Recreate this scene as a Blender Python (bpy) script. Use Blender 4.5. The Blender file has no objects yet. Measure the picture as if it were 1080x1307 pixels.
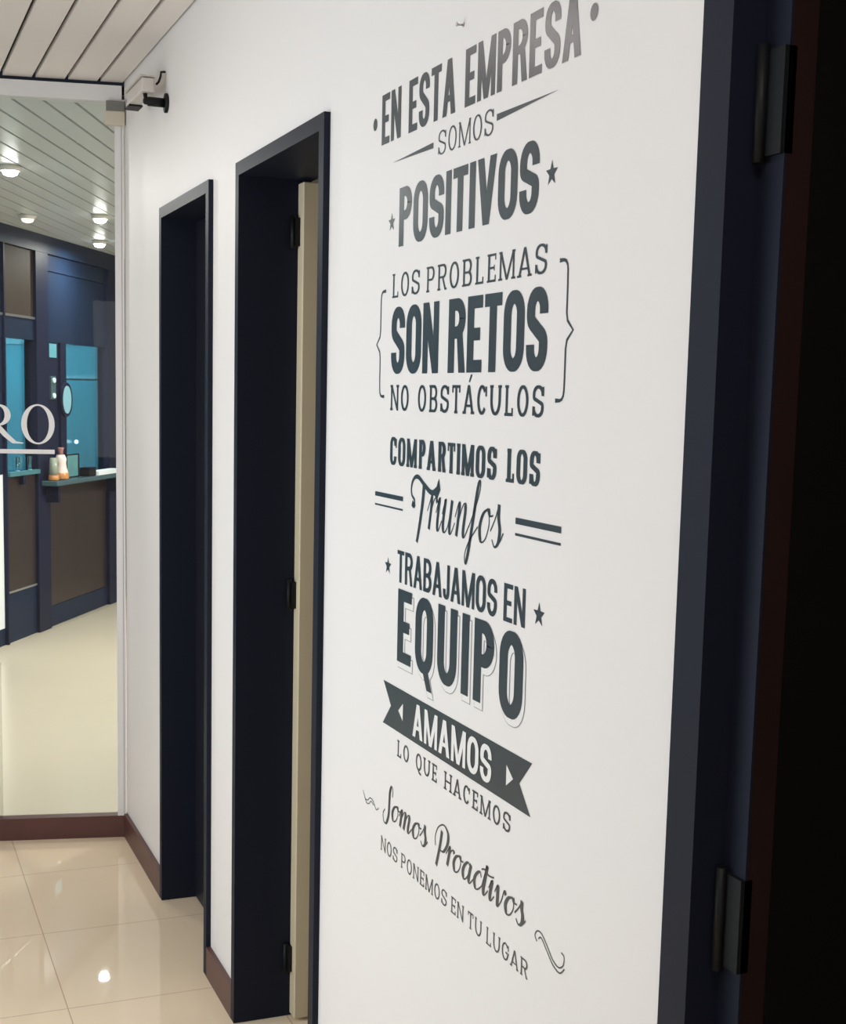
import bpy, bmesh, math, random
from math import sin, cos, pi, radians, hypot
from mathutils import Matrix, Vector
from mathutils.geometry import tessellate_polygon

scene = bpy.context.scene
C = scene.collection
random.seed(3)

# ------------------------------------------------------------------ camera
EYE = 1.5
F_PX, YAW, PITCH, ROLL = 1730.4, 0.39364, 0.12276, 0.022816
fwd = Vector((sin(YAW) * cos(PITCH), cos(YAW) * cos(PITCH), -sin(PITCH)))
rgt = Vector((cos(YAW), -sin(YAW), 0))
upv = rgt.cross(fwd)
r2 = rgt * cos(ROLL) + upv * sin(ROLL)
u2 = -rgt * sin(ROLL) + upv * cos(ROLL)
cd = bpy.data.cameras.new('camera')
cam = bpy.data.objects.new('camera', cd)
C.objects.link(cam)
M = Matrix.Identity(4)
for i in range(3):
    M[i][0], M[i][1], M[i][2] = r2[i], u2[i], -fwd[i]
M[2][3] = EYE
cam.matrix_world = M
cd.sensor_fit = 'AUTO'
cd.sensor_width = 36
cd.lens = F_PX * 36 / 1307
cd.shift_y = 66.5 / 1307
cd.clip_start = 0.02
scene.camera = cam

# ------------------------------------------------------------------ world, lights, exposure
scene.view_settings.view_transform = 'Standard'
scene.view_settings.look = 'None'
scene.view_settings.gamma = 1
scene.view_settings.use_curve_mapping = False
scene.view_settings.exposure = 0.06
wd = bpy.data.worlds.new('world'); scene.world = wd
wd.use_nodes = True
wd.node_tree.nodes['Background'].inputs[0].default_value = (0.5, 0.6, 0.8, 1)
wd.node_tree.nodes['Background'].inputs[1].default_value = 0.02


def area(name, loc, size, power, col, target=None, shape='DISK', size_y=None, spread=180):
    d = bpy.data.lights.new(name, 'AREA')
    d.shape = shape; d.size = size
    if size_y: d.size_y = size_y
    d.energy = power; d.color = col; d.spread = radians(spread)
    o = bpy.data.objects.new(name, d); C.objects.link(o)
    o.location = loc
    if target is not None:
        o.rotation_euler = (Vector(target) - Vector(loc)).to_track_quat('-Z', 'Y').to_euler()
    return o


CZ = 2.466        # corridor ceiling height
HZ = 2.42         # hall ceiling height
WX = 0.80         # face of the white wall
LX = -1.25        # face of the opposite corridor wall
# corridor downlights in the slatted ceiling
LAMPS = [(0.22, 0.45), (-0.15, 3.25)]
area('corridor_lamp', (LAMPS[0][0], LAMPS[0][1], CZ - 0.012), 0.20, 5.5, (1.0, 0.92, 0.89), (LAMPS[0][0], LAMPS[0][1], 0))
area('corridor_lamp', (LAMPS[1][0], LAMPS[1][1], CZ - 0.012), 0.20, 4.2, (1.0, 0.86, 0.82), (LAMPS[1][0], LAMPS[1][1], 0))
# added soft fill behind the camera, just before the solid back wall
area('back_fill', (-0.25, -1.98, 1.35), 1.7, 8, (1.0, 0.98, 0.97), (-0.25, 0, 1.25), 'RECTANGLE', 1.7)
# added soft side light in an invented opening of the opposite corridor wall
area('side_fill', (LX - 0.05, 2.45, 1.2), 1.5, 32, (0.87, 0.985, 1.045), (0.8, 2.45, 1.1), 'RECTANGLE', 1.5)
# unseen fill lights of the hall, without fixtures (the four downlights get their own light in their builder)
area('hall_fill', (3.2, 7.2, HZ - 0.02), 0.8, 140, (1.0, 0.95, 0.89), (3.2, 7.2, 0))
area('hall_fill', (0.1, 5.9, HZ - 0.02), 0.25, 42, (1.0, 0.93, 0.89), (0.1, 5.9, 0))
# hidden light added behind the dark partition to brighten the blue windows
area('office_fill', (0.78, 10.93, 2.35), 0.3, 105, (0.75, 0.93, 1.0), (0.78, 10.93, 0))
# lamp of the small room behind the open door
area('room_lamp', (1.9, 2.5, 2.35), 0.3, 1.2, (1.0, 0.88, 0.66), (1.9, 2.5, 0))


# ------------------------------------------------------------------ materials
def mat(name, col, rough=0.5, spec=0.5, metal=0.0, bump=0.0, bscale=60, var=0.0, vscale=4, emit=None, estr=0,
        trans=0.0, coat=0.0):
    m = bpy.data.materials.new(name); m.use_nodes = True
    nt = m.node_tree; b = nt.nodes['Principled BSDF']
    b.inputs['Base Color'].default_value = (*col, 1)
    b.inputs['Roughness'].default_value = rough
    b.inputs['Specular IOR Level'].default_value = spec
    b.inputs['Metallic'].default_value = metal
    b.inputs['Transmission Weight'].default_value = trans
    b.inputs['Coat Weight'].default_value = coat
    if emit:
        b.inputs['Emission Color'].default_value = (*emit, 1)
        b.inputs['Emission Strength'].default_value = estr
    if bump or var:
        tc = nt.nodes.new('ShaderNodeNewGeometry')
        if var:
            n = nt.nodes.new('ShaderNodeTexNoise'); n.inputs['Scale'].default_value = vscale; n.inputs['Detail'].default_value = 4
            nt.links.new(tc.outputs['Position'], n.inputs['Vector'])
            mx = nt.nodes.new('ShaderNodeMix'); mx.data_type = 'RGBA'
            mx.inputs[6].default_value = (*[c * (1 - var) for c in col], 1)
            mx.inputs[7].default_value = (*[min(1, c * (1 + var)) for c in col], 1)
            nt.links.new(n.outputs['Fac'], mx.inputs[0]); nt.links.new(mx.outputs[2], b.inputs['Base Color'])
        if bump:
            n = nt.nodes.new('ShaderNodeTexNoise'); n.inputs['Scale'].default_value = bscale; n.inputs['Detail'].default_value = 3
            nt.links.new(tc.outputs['Position'], n.inputs['Vector'])
            bp = nt.nodes.new('ShaderNodeBump'); bp.inputs['Strength'].default_value = bump; bp.inputs['Distance'].default_value = 0.002
            nt.links.new(n.outputs['Fac'], bp.inputs['Height']); nt.links.new(bp.outputs[0], b.inputs['Normal'])
    return m


def tile_mat(name, col, grout, x0, y0, pitch, half, rough):
    m = mat(name, col, rough, 0.5)
    nt = m.node_tree; b = nt.nodes['Principled BSDF']
    g = nt.nodes.new('ShaderNodeNewGeometry')
    s = nt.nodes.new('ShaderNodeSeparateXYZ'); nt.links.new(g.outputs['Position'], s.inputs[0])
    fl = []
    for ax, o in ((0, x0), (1, y0)):
        a = nt.nodes.new('ShaderNodeMath'); a.operation = 'SUBTRACT'; a.inputs[1].default_value = o
        nt.links.new(s.outputs[ax], a.inputs[0])
        p = nt.nodes.new('ShaderNodeMath'); p.operation = 'PINGPONG'; p.inputs[1].default_value = pitch / 2
        nt.links.new(a.outputs[0], p.inputs[0])
        l = nt.nodes.new('ShaderNodeMath'); l.operation = 'LESS_THAN'; l.inputs[1].default_value = half
        nt.links.new(p.outputs[0], l.inputs[0]); fl.append(l)
    mxm = nt.nodes.new('ShaderNodeMath'); mxm.operation = 'MAXIMUM'
    nt.links.new(fl[0].outputs[0], mxm.inputs[0]); nt.links.new(fl[1].outputs[0], mxm.inputs[1])
    n = nt.nodes.new('ShaderNodeTexNoise'); n.inputs['Scale'].default_value = 2.2; n.inputs['Detail'].default_value = 5
    nt.links.new(g.outputs['Position'], n.inputs['Vector'])
    c = nt.nodes.new('ShaderNodeMix'); c.data_type = 'RGBA'
    c.inputs[6].default_value = (*[v * 0.94 for v in col], 1); c.inputs[7].default_value = (*[min(1, v * 1.06) for v in col], 1)
    nt.links.new(n.outputs['Fac'], c.inputs[0])
    f = nt.nodes.new('ShaderNodeMix'); f.data_type = 'RGBA'
    nt.links.new(mxm.outputs[0], f.inputs[0]); nt.links.new(c.outputs[2], f.inputs[6]); f.inputs[7].default_value = (*grout, 1)
    nt.links.new(f.outputs[2], b.inputs['Base Color'])
    r = nt.nodes.new('ShaderNodeMix'); r.inputs[2].default_value = rough; r.inputs[3].default_value = 0.7
    nt.links.new(mxm.outputs[0], r.inputs[0]); nt.links.new(r.outputs[0], b.inputs['Roughness'])
    return m


def glass_mat(name, tint, refl=1.0):
    m = bpy.data.materials.new(name); m.use_nodes = True
    nt = m.node_tree
    for n in list(nt.nodes): nt.nodes.remove(n)
    out = nt.nodes.new('ShaderNodeOutputMaterial')
    t = nt.nodes.new('ShaderNodeBsdfTransparent'); t.inputs[0].default_value = (*tint, 1)
    gl = nt.nodes.new('ShaderNodeBsdfGlossy'); gl.inputs['Roughness'].default_value = 0.0
    fr = nt.nodes.new('ShaderNodeFresnel'); fr.inputs['IOR'].default_value = 1.4
    mu = nt.nodes.new('ShaderNodeMath'); mu.operation = 'MULTIPLY'; mu.inputs[1].default_value = refl
    nt.links.new(fr.outputs[0], mu.inputs[0])
    mx = nt.nodes.new('ShaderNodeMixShader')
    nt.links.new(mu.outputs[0], mx.inputs[0]); nt.links.new(t.outputs[0], mx.inputs[1]); nt.links.new(gl.outputs[0], mx.inputs[2])
    nt.links.new(mx.outputs[0], out.inputs[0])
    return m


WALL = mat('white_wall_paint', (0.825, 0.80, 0.795), 0.55, 0.3, bump=0.12, bscale=90)
CEIL = mat('cream_ceiling_slat', (0.80, 0.745, 0.705), 0.42, 0.4, var=0.04, vscale=3)
HCEIL = mat('grey_ceiling_slat', (0.62, 0.65, 0.66), 0.35, 0.5)
GAP = mat('ceiling_gap', (0.03, 0.03, 0.03), 0.8, 0.1)
FLOOR = tile_mat('polished_cream_tile', (0.93, 0.76, 0.56), (0.50, 0.34, 0.25), 0.43, 3.228, 0.49, 0.0013, 0.014)
HFLOOR = mat('hall_polished_floor', (0.57, 0.51, 0.40), 0.22, 0.5, var=0.05, vscale=1.5)
BASE = mat('terracotta_baseboard', (0.105, 0.043, 0.038), 0.4, 0.4, var=0.15, vscale=14)
NAVY = mat('navy_painted_metal', (0.0125, 0.0155, 0.028), 0.5, 0.12, bump=0.02, bscale=200)
NAVYD = mat('dark_navy_leaf', (0.010, 0.012, 0.020), 0.45, 0.4)
ALU = mat('white_frame_metal', (0.78, 0.77, 0.78), 0.35, 0.5)
ALUG = mat('grey_frame_gasket', (0.45, 0.43, 0.42), 0.5, 0.4)
BLACK = mat('black_plastic', (0.006, 0.007, 0.008), 0.5, 0.25)
CREAMDOOR = mat('cream_door_laminate', (0.64, 0.55, 0.39), 0.5, 0.4, var=0.05, vscale=6)
MAHOG = mat('mahogany_lit_strip', (0.020, 0.0075, 0.006), 0.6, 0.2, var=0.3, vscale=8)
DARKLEAF = mat('shaded_brown_door', (0.0045, 0.0038, 0.0032), 0.7, 0.12)
VINYL = mat('charcoal_teal_vinyl', (0.030, 0.045, 0.058), 0.30, 0.65)
VINYLW = mat('white_vinyl', (0.82, 0.81, 0.80), 0.5, 0.3)
VINYLG = mat('thin_grey_vinyl', (0.30, 0.30, 0.32), 0.45, 0.4)
SIGNW = mat('white_sign_vinyl', (0.86, 0.85, 0.86), 0.5, 0.3)
GLASS = glass_mat('clear_partition_glass', (0.93, 0.96, 0.955), 0.7)
PARTD = mat('dark_blue_partition', (0.008, 0.018, 0.044), 0.5, 0.14)
PARTM = mat('navy_mullion', (0.008, 0.012, 0.034), 0.5, 0.14)
WOODP = mat('brown_wood_panel', (0.045, 0.033, 0.026), 0.6, 0.12, var=0.2, vscale=5)
BROWNP = mat('dark_brown_panel', (0.026, 0.018, 0.018), 0.35, 0.35, var=0.2, vscale=4)
STEEL = mat('brushed_steel', (0.5, 0.5, 0.52), 0.3, 0.5, metal=0.9)
TEALW = mat('teal_office_wall', (0.06, 0.36, 0.46), 0.6, 0.3, var=0.08, vscale=2)
TEALC = mat('pale_teal_panel', (0.20, 0.48, 0.56), 0.6, 0.3)
PGLASS = glass_mat('blue_window_glass', (0.80, 0.93, 0.97), 0.8)
COUNTER = mat('counter_laminate', (0.05, 0.10, 0.12), 0.25, 0.5)
MIRROR = mat('mirror_glass', (0.45, 0.62, 0.70), 0.08, 0.5, metal=1.0)
BEIGE = mat('lit_beige_plastic', (0.60, 0.55, 0.45), 0.5, 0.4)
GREYP = mat('grey_grille_plastic', (0.22, 0.22, 0.21), 0.6, 0.3)
WHITEP = mat('white_plastic', (0.74, 0.72, 0.68), 0.45, 0.4)
LAMPON = mat('lit_lamp_glass', (1, 1, 1), 0.3, 0.3, emit=(1.0, 0.98, 0.93), estr=40)
LAMPDIM = mat('dim_lamp_glass', (0.9, 0.88, 0.82), 0.3, 0.3, emit=(1.0, 0.93, 0.82), estr=1.1)
LEDW = mat('lit_indicator', (0.8, 0.9, 1.0), 0.3, 0.3, emit=(0.75, 0.95, 1.0), estr=2.0)
AMBER = mat('amber_glaze', (0.50, 0.22, 0.08), 0.25, 0.5)
CERAM = mat('pinkish_white_ceramic', (0.75, 0.62, 0.58), 0.3, 0.5)
CAMW = mat('dull_white_plastic', (0.60, 0.56, 0.52), 0.5, 0.3)
PAPER = mat('white_paper', (0.75, 0.80, 0.82), 0.6, 0.2)


# ------------------------------------------------------------------ mesh helpers
def obj(name, bm, m, parent=None):
    bmesh.ops.recalc_face_normals(bm, faces=bm.faces)
    me = bpy.data.meshes.new(name); bm.to_mesh(me); bm.free()
    ms = m if isinstance(m, (list, tuple)) else [m]
    for k in ms: me.materials.append(k)
    o = bpy.data.objects.new(name, me); C.objects.link(o)
    if parent: o.parent = parent
    return o


def empty(name, loc=(0, 0, 0), kind=None, label=None, cat=None, group=None):
    o = bpy.data.objects.new(name, None); C.objects.link(o)
    o.location = loc; o.empty_display_size = 0.05
    return tag(o, label, cat, group, kind)


def tag(o, label=None, cat=None, group=None, kind=None):
    if label: o['label'] = label
    if cat: o['category'] = cat
    if group: o['group'] = group
    if kind: o['kind'] = kind
    return o


def box(bm, x0, x1, y0, y1, z0, z1, mi=0):
    v = [bm.verts.new((x, y, z)) for x in (x0, x1) for y in (y0, y1) for z in (z0, z1)]
    for f in ((0, 1, 3, 2), (4, 6, 7, 5), (0, 4, 5, 1), (2, 3, 7, 6), (0, 2, 6, 4), (1, 5, 7, 3)):
        bm.faces.new([v[i] for i in f]).material_index = mi
    return bm


def bevel(bm, w, seg=2):
    bmesh.ops.bevel(bm, geom=list(bm.edges), offset=w, segments=seg, profile=0.5, affect='EDGES')
    return bm


def prism(bm, poly, z0, z1, mi=0):
    a = [bm.verts.new((x, y, z0)) for x, y in poly]; b = [bm.verts.new((x, y, z1)) for x, y in poly]
    n = len(poly)
    fs = [bm.faces.new(a[::-1]), bm.faces.new(b)]
    for i in range(n): fs.append(bm.faces.new((a[i], a[(i + 1) % n], b[(i + 1) % n], b[i])))
    for f in fs: f.material_index = mi
    return bm


def lathe(bm, prof, n=24, axis='Z', org=(0, 0, 0), mi=0):
    rings = []
    for r, h in prof:
        ring = []
        for k in range(n):
            a = 2 * pi * k / n
            p = (r * cos(a), r * sin(a), h)
            if axis == 'X': p = (h, r * cos(a), r * sin(a))
            if axis == 'Y': p = (r * cos(a), h, r * sin(a))
            ring.append(bm.verts.new((p[0] + org[0], p[1] + org[1], p[2] + org[2])))
        rings.append(ring)
    for a, b in zip(rings, rings[1:]):
        for k in range(n):
            f = bm.faces.new((a[k], a[(k + 1) % n], b[(k + 1) % n], b[k])); f.material_index = mi; f.smooth = True
    bm.faces.new(rings[0][::-1]).material_index = mi; bm.faces.new(rings[-1]).material_index = mi
    return bm


def tube(bm, pts, r, n=8):
    pts = [Vector(p) for p in pts]
    prev = None
    rings = []
    for i, p in enumerate(pts):
        t = (pts[min(i + 1, len(pts) - 1)] - pts[max(i - 1, 0)]).normalized()
        s = t.cross(Vector((0, 0, 1)))
        if s.length < 1e-3: s = t.cross(Vector((1, 0, 0)))
        s.normalize(); q = s.cross(t)
        rings.append([bm.verts.new(p + r * (cos(2 * pi * k / n) * s + sin(2 * pi * k / n) * q)) for k in range(n)])
    for a, b in zip(rings, rings[1:]):
        for k in range(n): bm.faces.new((a[k], a[(k + 1) % n], b[(k + 1) % n], b[k])).smooth = True
    bm.faces.new(rings[0]); bm.faces.new(rings[-1][::-1])
    return bm


def B(): return bmesh.new()


# ------------------------------------------------------------------ glass partition line (slightly skewed across the corridor's end)
G0 = Vector((0.393, 4.575)); GD = Vector((0.4, -0.0866)).normalized(); GN = Vector((-GD.y, GD.x))   # GN points into the hall


def gp(s, off=0.0): return G0 + GD * s + GN * off


def gy(x): return G0.y + GD.y / GD.x * (x - G0.x)


def gbox(bm, s0, s1, o0, o1, z0, z1, mi=0):
    return prism(bm, [gp(s0, o0), gp(s1, o0), gp(s1, o1), gp(s0, o1)], z0, z1, mi)


SEND = (WX - G0.x) / GD.x            # s where the glass meets the white wall
SLEFT = (LX - G0.x) / GD.x

# ------------------------------------------------------------------ floor, ceilings
bm = prism(B(), [(LX - .2, -2.2), (3.3, -2.2), (3.3, gy(3.3)), (LX - .2, gy(LX - .2))], -0.1, 0.0)
tag(obj('floor', bm, FLOOR), kind='structure')
bm = prism(B(), [(-4, gy(-4)), (7, gy(7)), (7, 14), (-4, 14)], -0.1, -0.0005)
tag(obj('hall_floor', bm, HFLOOR), kind='structure')

bm = B()
seams = [0.4305 + 0.0975 * k for k in range(-18, 4)] + [WX + 0.004]
for a, b in zip(seams, seams[1:]):
    x0, x1 = a + 0.0055, b - (0.0055 if b < WX - .01 else 0.0095)
    prism(bm, [(x0, -2.0), (x1, -2.0), (x1, gy(x1) - .002), (x0, gy(x0) - .002)], CZ, CZ + 0.016)
prism(bm, [(LX - .1, -2.1), (WX, -2.1), (WX, gy(WX)), (LX - .1, gy(LX - .1))], CZ + 0.017, CZ + 0.05, 1)
ceiling = tag(obj('ceiling', bm, [CEIL, GAP]), kind='structure')
for lx, ly in LAMPS:
    bm = lathe(B(), [(0.135, CZ - 0.006), (0.14, CZ), (0.11, CZ), (0.108, CZ - 0.006)], 28, org=(lx, ly, 0))
    obj('downlight_ring', bm, WHITEP, ceiling)
    obj('downlight_glass', lathe(B(), [(.106, CZ - .0085), (.106, CZ - .0062)], 28, org=(lx, ly, 0)), LAMPDIM, ceiling)

bm = B()
az = radians(23.5)
hd = Vector((sin(az), cos(az))); hn = Vector((cos(az), -sin(az)))
for k in range(-45, 45):
    o0 = -1.80 * 0.955 + 0.097 * k + 0.0055; o1 = o0 + 0.086
    c = [hn * o0 + hd * 2.5, hn * o1 + hd * 2.5, hn * o1 + hd * 14.5, hn * o0 + hd * 14.5]
    prism(bm, c, HZ, HZ + 0.014)
prism(bm, [(-5, 1), (8, 1), (8, 15), (-5, 15)], HZ + 0.015, HZ + 0.04, 1)
bmesh.ops.bisect_plane(bm, geom=bm.verts[:] + bm.edges[:] + bm.faces[:], plane_co=(*gp(0, 0.03), 0), plane_no=(GN.x, GN.y, 0), clear_inner=True)
tag(obj('hall_ceiling', bm, [HCEIL, GAP]), kind='structure')

# ------------------------------------------------------------------ walls
# clear openings (outer frame lines) of the three doors along y, and their head height
DH = 2.008
OPEN = {1: (3.296, 3.886), 2: (2.410, 3.042), 3: (0.540, 1.2005)}
TH = 0.16
bm = B()
ys = [-2.0, *OPEN[3], *OPEN[2], *OPEN[1]]
for a, b in ((-2.0, OPEN[3][0]), (OPEN[3][1], OPEN[2][0]), (OPEN[2][1], OPEN[1][0])):
    box(bm, WX, WX + TH, a, b, 0, CZ + .03)
prism(bm, [(WX, OPEN[1][1]), (WX + TH, OPEN[1][1]), (WX + TH, gy(WX + TH)), (WX, gy(WX))], 0, CZ + .03)
for k in OPEN: box(bm, WX, WX + TH, OPEN[k][0], OPEN[k][1], DH, CZ + .03)
tag(obj('wall_right', bm, WALL), kind='structure')
bm = B()
box(bm, LX - .12, LX, -2.0, 1.5, 0, CZ + .03)
prism(bm, [(LX - .12, 3.1), (LX, 3.1), (LX, gy(LX)), (LX - .12, gy(LX))], 0, CZ + .03)
box(bm, LX - .12, LX, 1.5, 3.1, 0, .45); box(bm, LX - .12, LX, 1.5, 3.1, 2.05, CZ + .03)  # invented opening that holds the side fill light
tag(obj('wall_left', bm, WALL), kind='structure')
bm = B()                                    # solid back wall
box(bm, LX - .12, WX + TH, -2.12, -2.0, 0, CZ + .03)
tag(obj('wall_back', bm, WALL), kind='structure')
# small rooms behind the doors
tag(obj('wall_room_end', box(B(), 3.0, 3.1, -2.0, 4.0, 0, CZ), WALL), kind='structure')
tag(obj('wall_room_divider', box(B(), WX + TH, 3.0, 3.18, 3.26, 0, CZ), WALL), kind='structure')
tag(obj('wall_room_middle', box(B(), WX + TH, 3.0, 1.6, 1.68, 0, CZ), WALL), kind='structure')
tag(obj('wall_room_near', box(B(), WX + TH, 3.0, -.2, -.12, 0, CZ), WALL), kind='structure')
tag(obj('ceiling_rooms', prism(B(), [(WX + TH, -2), (3.1, -2), (3.1, gy(3.1)), (WX + TH, gy(WX + TH))], CZ, CZ + .03), WALL), kind='structure')
tag(obj('wall_hall_side', gbox(B(), SEND + .165, 6.6, -.06, 0.0, 0, CZ), WALL), kind='structure')
# the hall
tag(obj('wall_hall_right', box(B(), 6.0, 6.1, 3.2, 13.2, 0, HZ), WALL), kind='structure')
tag(obj('wall_hall_far', box(B(), -3.5, 6.1, 13.2, 13.3, 0, HZ), WALL), kind='structure')

# baseboards
BH = 0.08
bm = B()
for a, b in ((-2.0, OPEN[3][0]), (OPEN[3][1] + .001, OPEN[2][0] - .001), (OPEN[2][1] + .001, OPEN[1][0] - .001)):
    box(bm, WX - 0.012, WX, a, b, 0, BH)
prism(bm, [(WX - .012, OPEN[1][1] + .001), (WX, OPEN[1][1] + .001), (WX, gy(WX) - .001), (WX - .012, gy(WX - .012) - .001)], 0, BH)
tag(obj('baseboard_right', bm, BASE), kind='structure')
tag(obj('baseboard_far', gbox(B(), SLEFT + .01, SEND - .002, -0.012, 0.03, 0, BH * 0.93), BASE), kind='structure')

# ------------------------------------------------------------------ glass partition: top rail, post, pane
w1 = empty('window_1', (*gp(0), 0), kind='structure')


def local(o, root):
    o.parent = root
    o.matrix_parent_inverse = Matrix.Translation(root.location).inverted()
    return o


local(obj('pane', gbox(B(), SLEFT + .02, SEND - .015, 0.008, 0.018, BH * .9, 2.41), GLASS), w1)
local(obj('top_rail', gbox(B(), SLEFT + .01, SEND - .008, -0.012, 0.04, 2.405, 2.454), ALU), w1)
bm = B()
gbox(bm, 0.386, 0.4065, -0.012, 0.03, BH * .93, 2.405)
gbox(bm, 0.4066, 0.4084, -0.010, 0.03, BH * .93, 2.405, 1)
gbox(bm, 0.4085, SEND - .0025, -0.012, 0.03, BH * .93, 2.405)
local(obj('post', bm, [ALU, ALUG]), w1)
local(obj('joint_strip', gbox(B(), -0.03, 0.012, 0.004, 0.0075, BH * .93, 0.60), glass_mat('frosted_joint', (0.88, 0.88, 0.86), 1.0)), w1)

# small box at the head of the post, its lit bottom painted beige
sb = empty('sensor_box', (*gp(0.389, -0.02), 2.376), label='small beige box with grey grille in the ceiling corner above the white post', cat='sensor')
bm = gbox(B(), 0.358, 0.4195, -0.034, -0.0125, 2.329, 2.372)
local(obj('housing', bevel(bm, 0.003), BEIGE), sb)
bm = gbox(B(), 0.361, 0.4175, -0.030, -0.0125, 2.372, 2.404)
for k in range(6): gbox(bm, 0.364 + .009 * k, 0.369 + .009 * k, -0.032, -0.030, 2.376, 2.400)
local(obj('grille', bm, GREYP), sb)

# ------------------------------------------------------------------ doors
def hinge(y0, y1, x, z, root, L=0.085):
    bm = B()
    box(bm, x - 0.002, x + 0.012, y0, y1, z - L / 2, z + L / 2)
    lathe(bm, [(0.006, z - L / 2 - .006), (0.006, z + L / 2 + .006)], 12, org=(x - 0.005, y1 - .006, 0))
    local(obj('hinge', bm, BLACK, None), root)


def door(n, face, prot, leaf):
    y0, y1 = OPEN[n]
    root = empty('door_%d' % n, (WX, (y0 + y1) / 2, 0), kind='structure')
    bm = B()
    xf, xb = WX - prot, WX + TH - 0.002
    e = 0.0005
    for a, b in ((y0 + e, y0 + face[0]), (y1 - face[1], y1 - e)):
        box(bm, xf, xb, a, b, 0.001, DH - e)
    box(bm, xf, xb, y0 + face[0], y1 - face[1], DH - face[2], DH - e)
    local(obj('door_frame', bm, NAVY), root)
    return root, y0 + face[0], y1 - face[1], DH - face[2]


# door 1: closed dark leaf
r, a, b, h = door(1, (0.03, 0.028, 0.03), 0.012, None)
bm = box(B(), 0.888, 0.926, a + .002, b - .002, 0.006, h - .003)
lf = local(obj('door_leaf', bm, NAVYD), r)
bm = B()
lathe(bm, [(0.024, 0.880), (0.024, 0.888)], 20, 'X', (0, a + .07, 1.0))
tube(bm, [(0.885, a + .07, 1.0), (0.845, a + .07, 1.0), (0.842, a + .085, 1.0), (0.842, a + .17, 1.0)], 0.008)
local(obj('door_handle', bm, BLACK), r)

# door 2: cream leaf, open ninety degrees into the lit room
r, a, b, h = door(2, (0.03, 0.028, 0.03), 0.012, None)
bm = box(B(), 0.926, 1.50, b - 0.041, b - 0.001, 0.008, h - .008)
local(obj('door_leaf', bevel(bm, .002, 1), CREAMDOOR), r)
for z in (1.862, 1.035, 0.150): hinge(b - 0.020, b - 0.001, 0.918, z, r, 0.062)

# door 3: the one beside the camera, leaf open into an unlit room, its light and shade put into colour
r, a, b, h = door(3, (0.03, 0.052, 0.03), 0.012, None)
bm = box(B(), 0.8585, 1.45, b - 0.040, b - 0.001, 0.008, h - .008)
local(obj('door_leaf', bm, DARKLEAF), r)  # near-black colour stands in for shade on the leaf
local(obj('lit_strip', box(B(), 0.829, 0.858, b - 0.040, b - 0.001, 0.008, h - .008), MAHOG), r)  # lit part of the leaf, painted as a reddish strip
bm = box(B(), 0.826, 0.8288, b - 0.040, b - 0.001, 0.008, h - .008)
local(obj('edge_strip', bm, NAVY), r)
for z in (1.79, 0.965, 0.15): hinge(b - 0.040, b - 0.004, 0.823, z, r, 0.10)

# ------------------------------------------------------------------ wall decal: lettering built stroke by stroke
DY = 2.1        # u = DY - y : reading direction along the wall


class Decal:
    """collects flat vinyl shapes in wall coordinates (u, z); every piece gets its own hair-thin height."""
    def __init__(s, base=0.0004): s.bm = B(); s.n = 0; s.base = base

    def lift(s): s.n += 1; return s.base + 0.000012 * (s.n % 24)

    def poly(s, pts):
        h = s.lift(); vs = [s.bm.verts.new((WX - h, DY - u, z)) for u, z in pts]
        for t in tessellate_polygon([[Vector((u, z, 0)) for u, z in pts]]):
            try: s.bm.faces.new([vs[i] for i in t])
            except ValueError: pass

    def strip(s, L, R, closed=False):
        h = s.lift()
        a = [s.bm.verts.new((WX - h, DY - u, z)) for u, z in L]; b = [s.bm.verts.new((WX - h, DY - u, z)) for u, z in R]
        n = len(a)
        for i in range(n if closed else n - 1):
            j = (i + 1) % n; s.bm.faces.new((a[i], a[j], b[j], b[i]))

    def build(s, name, m, parent):
        o = obj(name, s.bm, m); o.parent = parent
        o.matrix_parent_inverse = Matrix.Translation(parent.location).inverted()
        return o


def ribbon(pts, wf, closed=False):
    """left and right border of a stroke; wf(tx, ty, k) is its full width"""
    n = len(pts); L = []; R = []
    for i in range(n):
        if closed: p, q = pts[i - 1], pts[(i + 1) % n]
        else: p, q = pts[max(0, i - 1)], pts[min(n - 1, i + 1)]
        dx, dy = q[0] - p[0], q[1] - p[1]; l = hypot(dx, dy) or 1e-9; dx /= l; dy /= l
        w = wf(dx, dy, i / max(1, n - 1)) / 2
        L.append((pts[i][0] - dy * w, pts[i][1] + dx * w)); R.append((pts[i][0] + dy * w, pts[i][1] - dx * w))
    return L, R


def catmull(pts, k=7):
    out = []
    P = [pts[0]] + list(pts) + [pts[-1]]
    for i in range(1, len(P) - 2):
        for j in range(k):
            t = j / k; a, b, c, d = P[i - 1:i + 3]
            out.append(tuple(0.5 * (2 * b[m] + (c[m] - a[m]) * t + (2 * a[m] - 5 * b[m] + 4 * c[m] - d[m]) * t * t + (3 * b[m] - a[m] - 3 * c[m] + d[m]) * t ** 3) for m in (0, 1)))
    out.append(tuple(pts[-1])); return out


def arc(cx, cy, rx, ry, a0, a1, n=10):
    return [(cx + rx * cos(radians(a0 + (a1 - a0) * i / n)), cy + ry * sin(radians(a0 + (a1 - a0) * i / n))) for i in range(n + 1)]


REL = dict(E=.82, N=1.0, S=.95, T=.88, A=1.08, M=1.32, P=.92, R=.98, O=1.0, V=1.05, B=.98, J=.72, Q=1.0, U=1.0, L=.78, C=.94, H=1.05, G=1.0)


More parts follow.
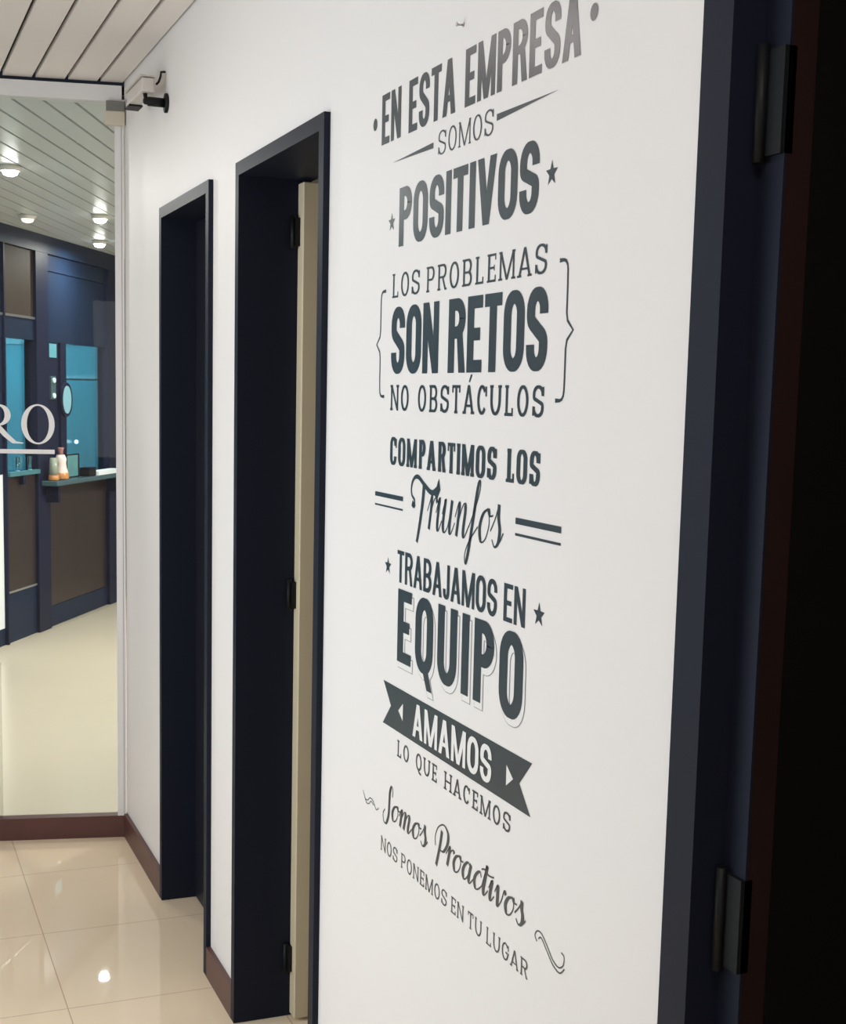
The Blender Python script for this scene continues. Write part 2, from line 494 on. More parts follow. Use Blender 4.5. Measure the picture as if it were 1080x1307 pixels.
def glyph(ch, w, t, h, serif, e=0.0, rnd=1.0):
    """list of shapes in a cap-height-one box; ('p', pts) or ('s', L, R, closed).  t stem, h bar, serif length, e outline growth"""
    out = []

    def rect(x0, x1, y0, y1): out.append(('p', [(x0 - e, y0 - e), (x1 + e, y0 - e), (x1 + e, y1 + e), (x0 - e, y1 + e)]))

    def quad(p):
        cx = sum(q[0] for q in p) / 4; cy = sum(q[1] for q in p) / 4
        out.append(('p', [(x + (e if x > cx else -e), y + (e if y > cy else -e)) for x, y in p]))

    def stroke(p, closed=False):
        if e and not closed:
            (x0, y0), (x1, y1) = p[0], p[1]; l = hypot(x1 - x0, y1 - y0); p = [(x0 - (x1 - x0) / l * e, y0 - (y1 - y0) / l * e)] + p[1:]
            (x0, y0), (x1, y1) = p[-1], p[-2]; l = hypot(x1 - x0, y1 - y0); p = p[:-1] + [(x0 - (x1 - x0) / l * e, y0 - (y1 - y0) / l * e)]
        L, R = ribbon(p, lambda dx, dy, k: h + (t - h) * abs(dy) + 2 * e, closed)
        out.append(('s', L, R, closed))

    hs = h * 0.9

    def sf(x, y, k=1.0):
        if serif:
            l = serif * k
            if y < 0.5: rect(x - l, x + l, 0, hs)
            else: rect(x - l, x + l, 1 - hs, 1)

    a = (w - t) / 2
    ry = min(0.5 - h / 2, a * 1.15) * rnd if rnd <= 1 else 0.5 - h / 2
    oval = arc(w / 2, 1 - h / 2 - ry, a, ry, 0, 180, 14) + arc(w / 2, h / 2 + ry, a, ry, 180, 360, 14)
    if ry > .5 - h / 2 - .01: oval.pop(15)
    if ch == 'I':
        rect(0, t, 0, 1); sf(t / 2, 0); sf(t / 2, 1)
    elif ch in 'EL':
        o = serif * .5
        rect(o, o + t, 0, 1); rect(o + t, w, 0, h)
        if ch == 'E':
            rect(o + t, w, 1 - h, 1); rect(o + t, w * .86, .5 - h / 2, .5 + h / 2)
        if serif:
            sf(o + t / 2, 1); rect(0, o, 0, hs)
            rect(w - h, w, h, h + .16)
            if ch == 'E': rect(w - h, w, 1 - h - .14, 1 - h); rect(w * .86 - h * .8, w * .86, .5 - .10, .5 + .10)
    elif ch == 'N':
        rect(0, t * .9, 0, 1); rect(w - t * .9, w, 0, 1); k = t * (1.0 if not serif else .9)
        quad([(0, 1), (k, 1), (w, 0), (w - k, 0)]); sf(t * .45, 0); sf(t * .45, 1); sf(w - t * .45, 1)
    elif ch == 'H':
        rect(0, t, 0, 1); rect(w - t, w, 0, 1); rect(t, w - t, .5 - h / 2, .5 + h / 2)
        for x in (t / 2, w - t / 2): sf(x, 0); sf(x, 1)
    elif ch == 'M':
        k = t * .85
        rect(0, k, 0, 1); rect(w - k, w, 0, 1)
        quad([(0, 1), (k * 1.15, 1), (w / 2 + k * .55, 0), (w / 2 - k * .55, 0)]); quad([(w, 1), (w - k * 1.15, 1), (w / 2 - k * .55, 0), (w / 2 + k * .55, 0)])
        for x in (k / 2, w - k / 2): sf(x, 0); sf(x, 1, .8)
    elif ch in 'AV':
        f = (lambda y: y) if ch == 'A' else (lambda y: 1 - y)
        k = t * 1.02; c = w / 2
        quad([(0, f(0)), (k, f(0)), (c + k * .5, f(1)), (c - k * .5, f(1))]); quad([(w, f(0)), (w - k, f(0)), (c - k * .5, f(1)), (c + k * .5, f(1))])
        if ch == 'A': rect(c - w * .25, c + w * .25, .24, .24 + h * .85); sf(k / 2, 0); sf(w - k / 2, 0)
        else: sf(k / 2, 1); sf(w - k / 2, 1)
    elif ch == 'T':
        rect(w / 2 - t / 2, w / 2 + t / 2, 0, 1 - h); rect(0, w, 1 - h, 1); sf(w / 2, 0)
        if serif: rect(0, h, 1 - h - .16, 1 - h); rect(w - h, w, 1 - h - .16, 1 - h)
    elif ch in 'PRB':
        o = serif * .5
        rect(o, o + t, 0, 1)
        yb = .44 if ch != 'R' else .46
        yb = .5 if ch == 'B' else yb
        def bowl(y0, y1, ww):
            rr = min((y1 - y0 - h) / 2, ww - o - t * .8)
            rx = min(rr, ww - t / 2 - o - t)
            stroke([(o + t * .9, y1 - h / 2), (ww - t / 2 - rx, y1 - h / 2)] + arc(ww - t / 2 - rx, y1 - h / 2 - rr, rx, rr, 80, 0, 7) + arc(ww - t / 2 - rx, y0 + h / 2 + rr, rx, rr, 0, -80, 7) + [(ww - t / 2 - rx, y0 + h / 2), (o + t * .9, y0 + h / 2)])
        bowl(yb - (h / 2 if ch == 'B' else 0), 1, w * (.96 if ch == 'B' else 1))
        if ch == 'B': bowl(0, yb + h / 2, w)
        if ch == 'R': quad([(w * .50, yb + h * .4), (w * .50 + t * .9, yb + h * .4), (w + t * .05, 0), (w - t * .95, 0)])
        sf(o + t / 2, 0); sf(o + t / 2, 1)
        if ch == 'R': sf(w - t * .3, 0, .6)
    elif ch in 'OQ':
        stroke(oval, True)
        if ch == 'Q':
            if serif: stroke([(w * .45, .02), (w * .6, -.10), (w * .95, -.16)])
            else: quad([(w * .42, .06), (w * .74, .06), (w * .98, -.20), (w * .70, -.20)])
    elif ch in 'CG':
        big = ry > .3; k0 = 38 if big else 0
        p = ([] if big else [(w - t / 2, .69)]) + arc(w / 2, 1 - h / 2 - ry, a, ry, k0, 180, 12)[:-1] + arc(w / 2, h / 2 + ry, a, ry, 180, 360 - k0, 12) + ([] if big and ch == 'C' else [(w - t / 2, .31 if ch == 'C' else .42)])
        stroke(p)
        if ch == 'G': rect(w * .55, w + serif * .3, .42, .42 + h)
        if serif: rect(w - h, w, .62, .95)
    elif ch == 'S':
        b = min(.23, a * 1.1)
        yt, yl = 1 - h / 2 - b, h / 2 + b
        mid = catmull([(t / 2, yt - .01), (t / 2 + a * .12, yt - .13), (w / 2, .5), (w - t / 2 - a * .12, yl + .13), (w - t / 2, yl + .01)], 5)
        stroke([(w - t / 2, min(.68, yt - .05))] + arc(w / 2, yt, a, b, 0, 180, 12)[:-1] + mid + arc(w / 2, yl, a, b, 360, 180, 12)[1:] + [(t / 2, max(.32, yl + .05))])
        if serif: rect(w - h, w, .66, .95); rect(0, h, .05, .34)
    elif ch == 'U':
        stroke([(t / 2, 1)] + arc(w / 2, h / 2 + ry, a, ry, 180, 360, 14) + [(w - t / 2, 1)])
        sf(t / 2, 1); sf(w - t / 2, 1)
    elif ch == 'J':
        b = min(.2, a * 1.1)
        stroke([(w - t / 2, 1), (w - t / 2, h / 2 + b)] + arc(w / 2, h / 2 + b, a, b, 0, -180, 12)[1:] + [(t / 2, h / 2 + b + .08)]); sf(w - t / 2, 1)
    return out


def put(dc, shapes, u, z, cap, du=0, dz=0):
    for s in shapes:
        f = lambda pts: [(u + x * cap + du, z + y * cap + dz) for x, y in pts]
        if s[0] == 'p': dc.poly(f(s[1]))
        else: dc.strip(f(s[1]), f(s[2]), s[3])


def layout(text, u0, u1, z0, z1, t, gap, space, serif=0.0):
    cap = z1 - z0; tot = (u1 - u0) / cap
    fixed = 0; rel = 0
    for i, ch in enumerate(text):
        if ch == ' ': fixed += space - gap
        elif ch == 'I': fixed += t + gap
        else: rel += REL[ch.replace('Á', 'A')]; fixed += gap
    fixed -= gap
    k = (tot - fixed) / rel
    x = 0; res = []
    for ch in text:
        if ch == ' ': x += space - gap; continue
        w = t if ch == 'I' else REL[ch.replace('Á', 'A')] * k
        res.append((ch, u0 + x * cap, w)); x += w + gap
    return res


def line(parent, text, u0, u1, z0, z1, t, h, gap=.09, space=.3, serif=0.0, rnd=1.0, material=None, name='word', label=None, base=0.0004, e=0.0, du=0, dz=0):
    cap = z1 - z0; o = None
    marks = layout(text, u0, u1, z0, z1, t, gap, space, serif)
    for word in text.split(' '):
        dc = Decal(base)
        for ch, u, w in marks[:len(word)]:
            if ch == 'Á':
                put(dc, glyph('A', w, t, h, serif, e, rnd), u, z0, cap)
                put(dc, [('p', [(w * .48, 1.10), (w * .60, 1.10), (w * .82, 1.36), (w * .66, 1.36)])], u, z0, cap)
            else: put(dc, glyph(ch, w, t, h, serif, e, rnd), u, z0, cap, du, dz)
        marks = marks[len(word):]
        o = dc.build(name, material or VINYL, parent)
        if label: o['label'] = label
    return o


def star(parent, u, z, r):
    dc = Decal(); c = [(u + r * (1 if k % 2 == 0 else .42) * cos(pi / 2 + k * pi / 5), z + r * (1 if k % 2 == 0 else .42) * sin(pi / 2 + k * pi / 5)) for k in range(10)]
    dc.poly(c); return dc.build('star', VINYL, parent)


dec = empty('wall_decal', (WX, DY - 0.3, 1.36), label='charcoal vinyl lettering decal of Spanish slogans on the white wall', cat='wall decal')

line(dec, 'EN ESTA EMPRESA', -.043, .626, 1.906, 1.985, .19, .14, .08, .42)
for u, z in ((-.074, 1.9445), (.655, 1.948)):
    dc = Decal(); dc.poly(arc(u, z, .0095, .0100, 0, 345, 23)); dc.build('dot', VINYL, dec)
line(dec, 'SOMOS', .197, .387, 1.854, 1.889, .115, .065, .26, .4, .11, 2)
dc = Decal(); dc.poly([(.010, 1.8712), (.178, 1.8680), (.178, 1.8765)]); dc.build('wedge_rule', VINYL, dec)
dc = Decal(); dc.poly([(.574, 1.8765), (.397, 1.8785), (.397, 1.8695)]); dc.build('wedge_rule', VINYL, dec)
line(dec, 'POSITIVOS', .043, .528, 1.736, 1.827, .22, .16, .07, .3)
star(dec, .011, 1.7775, .0155); star(dec, .562, 1.7785, .0165)
line(dec, 'LOS PROBLEMAS', .019, .557, 1.657, 1.695, .155, .085, .32, .72, .155, 2)
line(dec, 'SON RETOS', .019, .565, 1.5355, 1.642, .215, .165, .06, .34)
line(dec, 'NO OBSTÁCULOS', .022, .561, 1.477, 1.518, .175, .105, .29, .95, .14, 2)


def brace(u, z0, z1, d):
    zm = (z0 + z1) / 2; r = .014
    p = [(u, z1), (u - d * .012, z1)] + [(u - d * (.012 + .010 * sin(radians(k))), z1 - .012 * (1 - cos(radians(k)))) for k in (30, 60, 90)]
    half = p + [(u - d * .0225, z1 - .03), (u - d * .0225, zm + .022), (u - d * .025, zm + .012), (u - d * .040, zm)]
    full = half + [(x, 2 * zm - z) for x, z in half[::-1][1:]]
    dc = Decal(); L, R = ribbon(full, lambda dx, dy, k: .0042 if .06 < k < .94 else .0055); dc.strip(L, R)
    dc.build('brace', VINYL, dec)


brace(-.009, 1.499, 1.670, 1); brace(.591, 1.499, 1.670, -1)
line(dec, 'COMPARTIMOS LOS', .023, .557, 1.389, 1.434, .25, .115, .15, .66, .14, .9)
for u0, u1, z0, z1 in ((-.043, .085, 1.333, 1.3405), (-.043, .085, 1.3175, 1.3205), (.491, .619, 1.3355, 1.3440), (.491, .619, 1.3200, 1.3235)):
    dc = Decal(); dc.poly([(u0, z0), (u1, z0), (u1, z1), (u0, z1)]); dc.build('rule', VINYL, dec)

# script lettering, x-height one
SC = {
    'r': (.50, [[(-.05, .55), (.06, .85), (.14, 1.05), (.17, .7), (.13, 0)], [(.14, .35), (.27, .85), (.40, 1.0), (.50, .86)]]),
    'i': (.38, [[(-.02, .55), (.12, 1.02), (.11, .25), (.20, .02), (.36, .35)]]),
    'u': (.78, [[(-.02, .55), (.10, 1.02), (.07, .28), (.18, .02), (.36, .25), (.47, .98)], [(.48, 1.02), (.46, .22), (.56, .02), (.74, .38)]]),
    'n': (.78, [[(-.05, .55), (.08, .98), (.14, .85), (.11, 0)], [(.12, .3), (.27, .82), (.41, 1.0), (.48, .8), (.46, .2), (.55, .02), (.74, .38)]]),
    'm': (1.12, [[(-.05, .55), (.08, .98), (.14, .85), (.11, 0)], [(.12, .3), (.26, .82), (.39, 1.0), (.46, .8), (.43, 0)], [(.44, .3), (.58, .82), (.71, 1.0), (.79, .8), (.77, .2), (.86, .02), (1.06, .38)]]),
    'f': (.50, [[(-.04, .35), (.20, .9), (.36, 1.45), (.34, 1.72), (.24, 1.5), (.14, .4), (.06, -.45), (-.03, -.72), (-.10, -.45), (.06, -.05), (.44, .42)]]),
    'o': (.66, [[(.40, .98), (.16, .82), (.04, .42), (.17, .03), (.38, .12), (.50, .55), (.40, .98)], [(.40, .98), (.50, .80), (.66, .82)]]),
    's': (.52, [[(-.06, .38), (.12, .75), (.24, 1.16)], [(.24, 1.16), (.28, .80), (.40, .45), (.38, .10), (.22, -.03), (.06, .16)], [(.30, .04), (.46, .15), (.58, .40)]]),
    'a': (.78, [[(.46, .82), (.30, .99), (.10, .72), (.04, .34), (.17, .02), (.36, .25), (.48, .9)], [(.50, 1.0), (.46, .25), (.56, .02), (.76, .38)]]),
    'c': (.56, [[(.44, .76), (.32, .99), (.12, .75), (.04, .38), (.18, .02), (.36, .10), (.56, .40)]]),
    't': (.42, [[(-.02, .4), (.14, 1.55), (.12, .8), (.10, .25), (.19, .02), (.38, .38)], [(-.16, 1.18), (.02, 1.28), (.30, 1.14), (.62, 1.22)]]),
    'v': (.64, [[(-.02, .6), (.10, 1.02), (.17, .55), (.25, .02), (.42, .42), (.50, .98), (.62, .84)]]),
    'S': (.72, [[(.62, 1.30), (.58, 1.72), (.44, 1.85), (.36, 1.45), (.42, .75), (.46, .10), (.34, -.42), (.12, -.42), (-.02, -.02), (.10, .32)]]),
    'P': (.86, [[(.34, 1.55), (.33, .7), (.24, -.45)], [(.02, .55), (-.08, 1.05), (.06, 1.62), (.42, 1.92), (.78, 1.62), (.82, 1.05), (.62, .55), (.36, .50)]]),
}


def script(parent, text, u0, u1, z, xh, thin, thick, slant=.22, space=.55, into=None):
    tot = sum(space if c == ' ' else SC[c][0] for c in text)
    sx = (u1 - u0) / (tot * xh); dc = Decal(); x = 0
    for c in text:
        if c == ' ':
            x += space; dc.build('word', VINYL, parent); dc = Decal(); continue
        for st in SC[c][1]:
            p = catmull([(u0 + ((x + a) * sx + b * slant) * xh - slant * .5 * xh, z + b * xh) for a, b in st], 7)
            L, R = ribbon(p, lambda dx, dy, k: thin + (thick - thin) * max(0, -dy) ** 1.6)
            dc.strip(L, R)
        x += SC[c][0]
    if into is not None: return dc
    return dc.build('word', VINYL, parent)


dc = script(dec, 'riunfos', .190, .452, 1.299, .050, .0026, .0088, .18, into=1)      # and the capital T with its swash
p = catmull([(.172, 1.366), (.168, 1.340), (.158, 1.305), (.147, 1.274)], 8)
dc.strip(*ribbon(p, lambda dx, dy, k: .0115 - .0035 * k))
p = catmull([(.124, 1.334), (.132, 1.331), (.134, 1.339), (.122, 1.347), (.121, 1.361), (.131, 1.373), (.148, 1.376), (.172, 1.366), (.200, 1.356), (.222, 1.360), (.229, 1.373)], 8)
dc.strip(*ribbon(p, lambda dx, dy, k: .010 if k < .14 else (.0045 + .0055 * max(0, k - .3) * (1.45 if k < .9 else .8))))
dc.poly([(.203, 1.358), (.224, 1.347), (.236, 1.362), (.230, 1.379), (.221, 1.366)])
dc.build('word', VINYL, dec)

line(dec, 'TRABAJAMOS EN', .066, .528, 1.201, 1.253, .19, .125, .085, .40)
star(dec, .024, 1.2215, .0150); star(dec, .567, 1.2250, .0165)
eq = ('EQUIPO', .074, .529, 1.072, 1.191)
line(dec, *eq, .215, .155, .145, .3, name='letter_outline', material=VINYLG, e=.016, du=.0055, dz=-.0085, base=0.0002, label='thin grey outline offset below the capitals')
line(dec, *eq, .215, .155, .145, .3, name='letter_outline', material=VINYLW, e=.005, du=.0055, dz=-.0085, base=0.0006, label='white inner band of the offset outline')
line(dec, *eq, .215, .155, .145, .3, base=0.0010)
dc = Decal(); dc.poly([(.014, 1.0275), (.562, 1.0275), (.527, .991), (.562, .955), (.014, .955), (.050, .991)])
ban = dc.build('banner', VINYL, dec)
o = line(dec, 'AMAMOS', .148, .441, .9645, 1.0185, .21, .14, .11, .3, name='banner_text', material=VINYLW, base=0.0009, label='white letters cut in the dark banner'); o.parent = ban
o.matrix_parent_inverse = Matrix.Translation(dec.location).inverted() @ Matrix.Translation(dec.location)
for p in ([(.085, .991), (.105, 1.0065), (.105, .9775)], [(.488, 1.0065), (.509, .992), (.488, .9775)]):
    dc = Decal(.0009); dc.poly(p); a_ = dc.build('arrowhead', VINYLW, dec); a_.parent = ban; a_.matrix_parent_inverse = Matrix.Identity(4)
o.matrix_parent_inverse = Matrix.Identity(4)
line(dec, 'LO QUE HACEMOS', .082, .504, .914, .9415, .165, .105, .34, 1.1, .18, 2)
script(dec, 'Somos Proactivos', .028, .556, .800, .0300, .0026, .0088, .24, .62)
line(dec, 'NOS PONEMOS EN TU LUGAR', .017, .568, .734, .759, .14, .09, .27, .66, .125, 2)
for pts in ([(-.073, .806), (-.060, .810), (-.046, .800), (-.034, .797), (-.022, .803), (-.010, .804), (.002, .796)],
            [(-.070, .798), (-.056, .802), (-.044, .793), (-.032, .788), (-.020, .796)]):
    pass
dc = Decal()
for q in ([(-.076, .812), (-.064, .800), (-.052, .801), (-.040, .808), (-.024, .806), (-.010, .796), (.002, .802)],
          [(-.070, .806), (-.060, .795), (-.046, .796), (-.036, .803), (-.022, .800)]):
    dc.strip(*ribbon(catmull(q, 6), lambda dx, dy, k: .0018))
dc.build('flourish', VINYL, dec)
dc = Decal()
for q in ([(.592, .797), (.586, .803), (.592, .811), (.604, .812), (.620, .802), (.636, .790), (.652, .786), (.664, .793), (.666, .805), (.658, .808)],
          [(.596, .802), (.604, .806), (.620, .795), (.638, .783), (.656, .780), (.668, .790)]):
    dc.strip(*ribbon(catmull(q, 6), lambda dx, dy, k: .0022))
dc.build('flourish', VINYL, dec)

# ------------------------------------------------------------------ white lettering on the glass
gl = empty('glass_lettering', (*gp(0.1), 1.38), label='white serif letters with an underline stuck on the glass partition', cat='sign')


class GlassDecal(Decal):
    def at(s, h, u, z): p = gp(u, 0.0075 - h); return s.bm.verts.new((p.x, p.y, z))

    def poly(s, pts):
        h = s.lift(); vs = [s.at(h, u, z) for u, z in pts]
        for t in tessellate_polygon([[Vector((u, z, 0)) for u, z in pts]]): s.bm.faces.new([vs[i] for i in t])

    def strip(s, L, R, closed=False):
        h = s.lift(); a = [s.at(h, *q) for q in L]; b = [s.at(h, *q) for q in R]; n = len(a)
        for i in range(n if closed else n - 1):
            j = (i + 1) % n; s.bm.faces.new((a[i], a[j], b[j], b[i]))


zb, zt = 1.3215, 1.4455
dc = GlassDecal()
dc.strip(arc(.1385, (zb + zt) / 2, .0525, .0645, 0, 352.5, 47), arc(.1385, (zb + zt) / 2, .0345, .0595, 0, 352.5, 47), True)
dc.build('letter', SIGNW, gl)
dc = GlassDecal()
dc.poly([(-.030, zb), (-.012, zb), (-.012, zt), (-.030, zt)]); dc.poly([(-.044, zb), (.004, zb), (.004, zb + .004), (-.044, zb + .004)])
dc.poly([(-.044, zt - .004), (-.012, zt - .004), (-.012, zt), (-.044, zt)])
L = [(-.012, zt)] + arc(.018, zt - .034, .036, .034, 90, -90, 16) + [(-.012, zt - .068)]
R = [(-.012, zt - .005)] + arc(.014, zt - .034, .021, .029, 90, -90, 16) + [(-.012, zt - .063)]
dc.strip(L, R)
dc.strip([(.020, zt - .066), (.045, zb + .030), (.070, zb + .006), (.092, zb + .002)], [(.000, zt - .068), (.030, zb + .022), (.058, zb - .001), (.092, zb - .001)])
dc.build('letter', SIGNW, gl)
dc = GlassDecal(); dc.poly([(-.05, 1.288), (.190, 1.288), (.190, 1.302), (-.05, 1.302)]); dc.build('underline', SIGNW, gl)

# ------------------------------------------------------------------ security camera on the white wall
cm = empty('security_camera', (WX, 3.83, 2.287), label='small white box security camera on a black bracket high on the wall', cat='camera')
bm = lathe(B(), [(0.012, WX - .009), (0.026, WX - .007), (0.026, WX)], 24, 'X', (0, 3.83, 2.283)); local(obj('wall_plate', bm, BLACK), cm)
bm = lathe(B(), [(0.006, WX - .066), (0.009, WX - .062), (0.009, WX - .056), (0.0125, WX - .052), (0.0125, WX - .008)], 20, 'X', (0, 3.83, 2.283)); local(obj('bracket_arm', bm, BLACK), cm)
bm = box(B(), 0.728, 0.764, 3.82, 4.05, 2.306, 2.344); local(obj('body', bevel(bm, .005, 3), CAMW), cm)
bm = box(B(), 0.724, 0.768, 3.825, 4.07, 2.347, 2.352); local(obj('sun_visor', bevel(bm, .002, 1), CAMW), cm)
bm = lathe(B(), [(0.017, 4.050), (0.017, 4.060), (0.012, 4.062)], 20, 'Y', (0.746, 0, 2.325)); box(bm, 0.727, 0.765, 4.0, 4.068, 2.3005, 2.3055); local(obj('lens', bm, BLACK), cm)
bm = tube(B(), [(0.742, 3.845, 2.3055), (0.742, 3.838, 2.296), (0.742, 3.83, 2.288)], 0.006); local(obj('swivel', bm, BLACK), cm)
bm = tube(B(), [(0.770, 3.835, 2.330), (0.777, 3.832, 2.338), (0.782, 3.833, 2.352), (0.785, 3.84, 2.366), (0.797, 3.85, 2.370)], 0.003); local(obj('cable', bm, BLACK), cm)

# little screw hook above the lettering
hk = B()
lathe(hk, [(0.0026, WX - .002), (0.0026, WX)], 12, 'X', (0, 1.822, 2.021))
tube(hk, [(WX - .001, 1.822, 2.021), (WX - .010, 1.822, 2.021)], 0.0014)
lathe(hk, [(0.0030, WX - .012), (0.0034, WX - .011), (0.0030, WX - .010)], 12, 'X', (0, 1.822, 2.021))
tag(obj('wall_nail', hk, STEEL), 'tiny metal nail sticking out of the white wall above the lettering', 'nail')

# ------------------------------------------------------------------ dark glazed partition across the hall
P0 = Vector((0.98, 8.55)); PD = Vector((.507, .862)).normalized(); PN = Vector((PD.y, -PD.x))   # PN points into the hall


def pp(s, off=0.0): return P0 + PD * s + PN * off


def pbox(bm, s0, s1, o0, o1, z0, z1, mi=0):
    return prism(bm, [pp(s0, o0), pp(s1, o0), pp(s1, o1), pp(s0, o1)], z0, z1, mi)


w2 = empty('window_2', (*pp(0), 0), kind='structure')


def ppart(name, m, *bx):
    bm = B()
    for q in bx: pbox(bm, *q)
    return local(obj(name, bm, m), w2)


ppart('head_beam', PARTD, (-2.2, 4.5, -.06, .02, 2.315, HZ))
ppart('wood_panel', WOODP, (-.60, .049, -.04, 0, 1.923, 2.314))
ppart('metal_rail', STEEL, (-.60, .049, -.04, .012, 1.908, 1.922))
ppart('lintel', PARTD, (-.60, .049, -.05, .005, 1.786, 1.907))
for a_, b_ in ((-.449, -.432), (-.012, .165), (1.165, 1.33), (2.6, 2.72)):
    ppart('mullion', PARTM, (a_, b_, -.06, .02, 0, 2.314))
ppart('mullion', PARTM, (.352, .442, -.05, .015, .95, 1.784))
ppart('upper_panel', PARTD, (.166, 1.164, -.04, 0, 1.785, 2.314))
ppart('panel_rail', PARTD, (.166, 1.164, 0, .008, 2.215, 2.235))
ppart('lower_panel', BROWNP, (-.431, -.013, -.04, 0, .31, .985))
ppart('kick_rail', STEEL, (-.431, -.013, -.04, .008, .297, .309))
ppart('kick_panel', PARTD, (-.431, -.013, -.04, 0, 0, .296))
ppart('lower_panel', BROWNP, (.166, 1.164, -.04, -.005, .13, .94))
ppart('kick_panel', PARTD, (.166, 1.164, -.04, 0.0, 0, .129))
ppart('side_panel', PARTD, (1.331, 2.599, -.04, 0, 0, 2.314), (-2.2, -.4495, -.04, 0, 1.0, 2.314), (-2.2, -.4495, -.04, 0, 0, .10), (2.721, 4.5, -.04, 0, 0, 2.314), (-2.2, -.951, -.04, 0, .101, .999))
for a_, b_ in ((-.431, -.013), (.443, 1.164)):
    ppart('pane', PGLASS, (a_, b_, -.03, -.022, .95, 1.784))
ppart('small_panel', PARTM, (.166, .351, -.04, 0, .95, 1.784))
ppart('small_pane', mat('lit_panel_glass', (.10, .32, .40), .2, .5), (.205, .315, 0, .006, 1.69, 1.775))

local(obj('white_panel', pbox(B(), -.95, -.4495, -.04, -.002, .10, 1.0), PAPER), w2)
# made-up office giving the windows their blue: teal walls, paler upper strip, light line
OB = -2.2
OE = 3.0          # the office ends at a cross wall
tag(obj('wall_office', pbox(B(), -3, OE, OB - .1, OB, 0, HZ), TEALW), kind='structure')
tag(obj('trim_1', pbox(B(), OE - .02, OE, -1.15, -.06, 1.585, 1.61), TEALC), kind='structure')
tag(obj('trim_2', pbox(B(), OE - .012, OE, OB, -.06, 1.86, 2.3), TEALC), kind='structure')
tag(obj('wall_office_end', pbox(B(), OE, OE + .1, OB, -.06, 0, HZ), TEALW), kind='structure')
tag(obj('wall_office_near', pbox(B(), -3.1, -3, OB, 0, 0, HZ), TEALW), kind='structure')

# counter ledge in front of the partition and the things on it
ct = empty('reception_counter', (*pp(.6, .07), 0), label='dark counter ledge along the blue window beyond the glass', cat='counter')
bm = pbox(B(), .03, 1.28, .021, .125, .905, .935); local(obj('counter_top', bevel(bm, .004, 1), COUNTER), ct)
for s_ in (.10, 1.15):
    bm = prism(B(), [pp(s_, .021), pp(s_ + .03, .021), pp(s_ + .03, .10), pp(s_, .10)], .80, .904); local(obj('bracket', bm, PARTM), ct)
sh = empty('window_shelf', (*pp(-.2, .02), .985), label='dull teal shelf under the left blue window beyond the glass', cat='shelf')
local(obj('shelf_board', pbox(B(), -.431, -.013, .006, .035, .985, 1.01), mat('dull_teal_laminate', (.05, .17, .20), .4, .4)), sh)
local(obj('shelf_bracket', pbox(B(), -.24, -.21, .006, .03, .93, .984), PARTM), sh)
for s_, lab in ((-.30, 'small clear tumbler at the left on the teal window shelf'), (-.13, 'small clear tumbler at the right on the teal window shelf')):
    tb = empty('tumbler', (*pp(s_, .020), 1.0105), label=lab, cat='glass', group='tumblers on the window shelf')
    obj('bowl', lathe(B(), [(.011, 0), (.012, .01), (.014, .085), (.0125, .085), (.0105, .012)], 16), PGLASS, tb)
    obj('base', lathe(B(), [(.0125, .0), (.0125, .006)], 16), TEALC, tb)
ZC = .9355
j = empty('ceramic_bottle', (*pp(.205, .073), ZC), label='amber footed pinkish white bottle standing on the dark counter', cat='bottle')
obj('body', lathe(B(), [(.040, 0), (.046, .01), (.044, .05), (.036, .075), (.033, .10), (.036, .13), (.024, .155)], 24), CERAM, j)
obj('foot_band', lathe(B(), [(.047, .004), (.050, .012), (.048, .040), (.043, .046)], 24), AMBER, j)
obj('neck', lathe(B(), [(.017, .155), (.015, .180), (.019, .190), (.019, .20)], 20), mat('rose_neck_glaze', (.34, .16, .15), .4, .4), j)
j2 = empty('glass_vase', (*pp(.095, .073), ZC), label='slim greenish vase with amber bottom left of the bottle on the counter', cat='vase')
obj('body', lathe(B(), [(.030, .035), (.027, .08), (.022, .14)], 20), mat('greenish_glass', (.26, .30, .24), .3, .5), j2)
obj('bottom', lathe(B(), [(.030, 0), (.034, .008), (.030, .035)], 20), AMBER, j2)
fr = empty('picture_frame', (*pp(.40, .05), ZC), label='dark edged desk frame standing right of the bottle on the counter', cat='frame')
local(obj('frame_edge', pbox(B(), .34, .55, .046, .054, ZC, ZC + .15), BLACK), fr)
local(obj('picture', pbox(B(), .350, .520, .0545, .056, ZC + .008, ZC + .142), mat('teal_print', (.10, .26, .28), .4, .4, var=.3, vscale=12)), fr)
tr = empty('paper_stack', (*pp(.95, .08), ZC), label='white sheets lying at the right end of the dark counter', cat='paper')
local(obj('sheets', pbox(B(), .72, 1.14, .04, .118, ZC, ZC + .026), PAPER), tr)
bg = empty('dark_tray', (*pp(.64, .07), ZC), label='low dark tray between the desk frame and the white sheets', cat='tray')
local(obj('tray_body', bevel(pbox(B(), .58, .70, .04, .11, ZC, ZC + .05), .006, 2), BLACK), bg)
local(obj('tray_rim', pbox(B(), .578, .702, .038, .112, ZC + .0505, ZC + .056), PARTM), bg)
tag(obj('indicator_light', lathe(B(), [(.006, .012), (.012, .012), (.012, .0), (.007, -.006)], 16, 'Y', (*pp(.63, .002), 1.156)), LEDW), 'tiny bright indicator light on the right blue window', 'light')

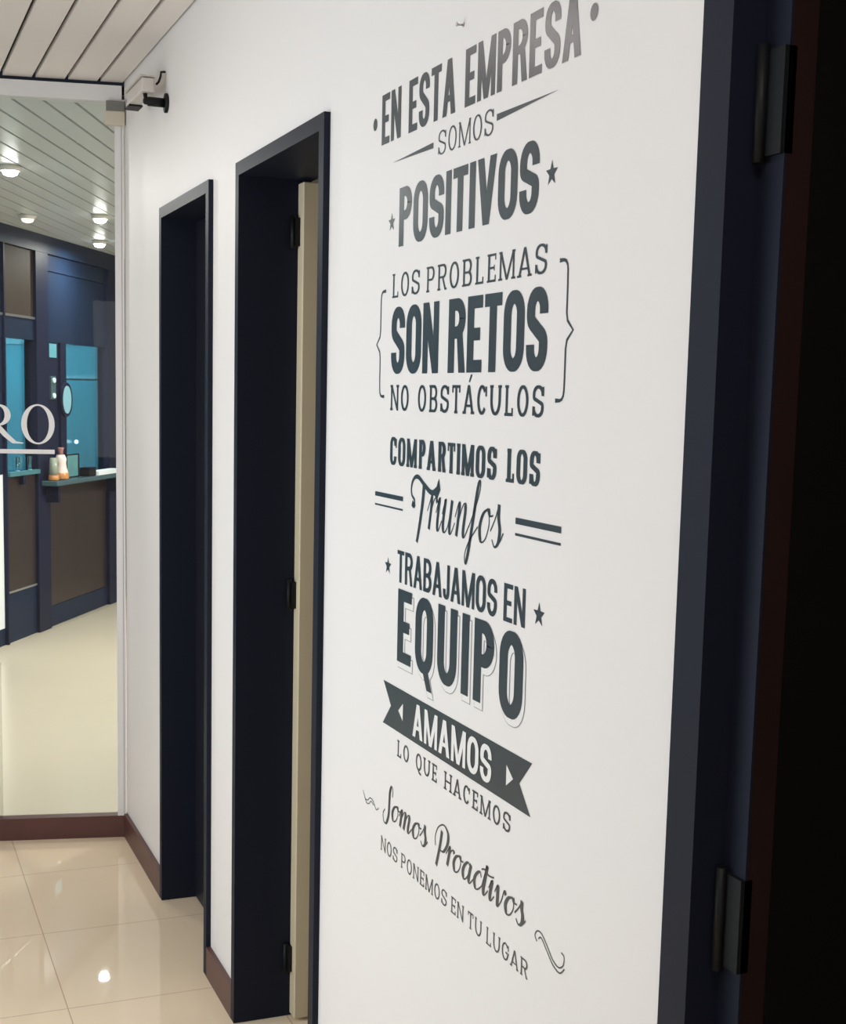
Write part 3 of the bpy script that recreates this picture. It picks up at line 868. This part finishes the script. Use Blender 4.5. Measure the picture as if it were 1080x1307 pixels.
mr = empty('oval_mirror', (*pp(.416, .02), 1.43), label='oval mirror with dark rim hung on the post beyond the glass', cat='mirror')
def disc(s, z, rs, rz, o0, o1):
    bm = B(); n = 32
    a = [bm.verts.new((*pp(s + rs * cos(2 * pi * k / n), o0), z + rz * sin(2 * pi * k / n))) for k in range(n)]
    b = [bm.verts.new((*pp(s + rs * cos(2 * pi * k / n), o1), z + rz * sin(2 * pi * k / n))) for k in range(n)]
    bm.faces.new(a); bm.faces.new(b[::-1])
    for k in range(n): bm.faces.new((a[k], a[(k + 1) % n], b[(k + 1) % n], b[k]))
    return bm
local(obj('mirror_rim', disc(.416, 1.43, .088, .108, .016, .030), PARTM), mr)
local(obj('mirror_glass', disc(.416, 1.43, .066, .088, .0302, .032), mat('pale_blue_mirror', (.22, .45, .55), .15, .6)), mr)
ic = empty('intercom_panel', (*pp(.235, .01), 1.5), label='narrow intercom plate with two lit buttons left of the oval mirror', cat='intercom')
local(obj('plate', bevel(pbox(B(), .205, .275, .0005, .018, 1.43, 1.575), .003, 1), COUNTER), ic)
for z_ in (1.55, 1.455): local(obj('button', disc(.24, z_, .022, .016, .0182, .024), mat('pale_button', (.55, .72, .72), .4, .4)), ic)


# ------------------------------------------------------------------ hall downlights
def ceiling_light(x, y, on, label, power):
    o = empty('ceiling_light', (x, y, HZ), label=label, cat='ceiling light', group='hall downlights')
    obj('trim_ring', lathe(B(), [(.046, 0), (.047, -.009), (.041, -.022), (.035, -.022), (.035, -.004)], 28), WHITEP, o)
    obj('bulb', lathe(B(), [(.033, -.006), (.033, -.026), (.028, -.036), (.014, -.042)], 24), LAMPON if on else LAMPDIM, o)
    d = bpy.data.lights.new('downlight', 'AREA'); d.shape = 'DISK'; d.size = .05; d.energy = power; d.color = (1.0, .96, .88)
    l = bpy.data.objects.new('downlight_beam', d); C.objects.link(l); l.parent = o; l.location = (0, 0, -.046)
    return o


ceiling_light(.605, 6.06, True, 'hall downlight nearest the glass, at the left edge', 9)
ceiling_light(.855, 7.70, False, 'dim hall downlight before the brown wood panel', .4)
ceiling_light(1.205, 7.49, True, 'glaring hall downlight beside the white post, upper of the close pair', 14)
ceiling_light(1.405, 8.76, True, 'glaring hall downlight just above the dark partition, lower of the close pair', 14)
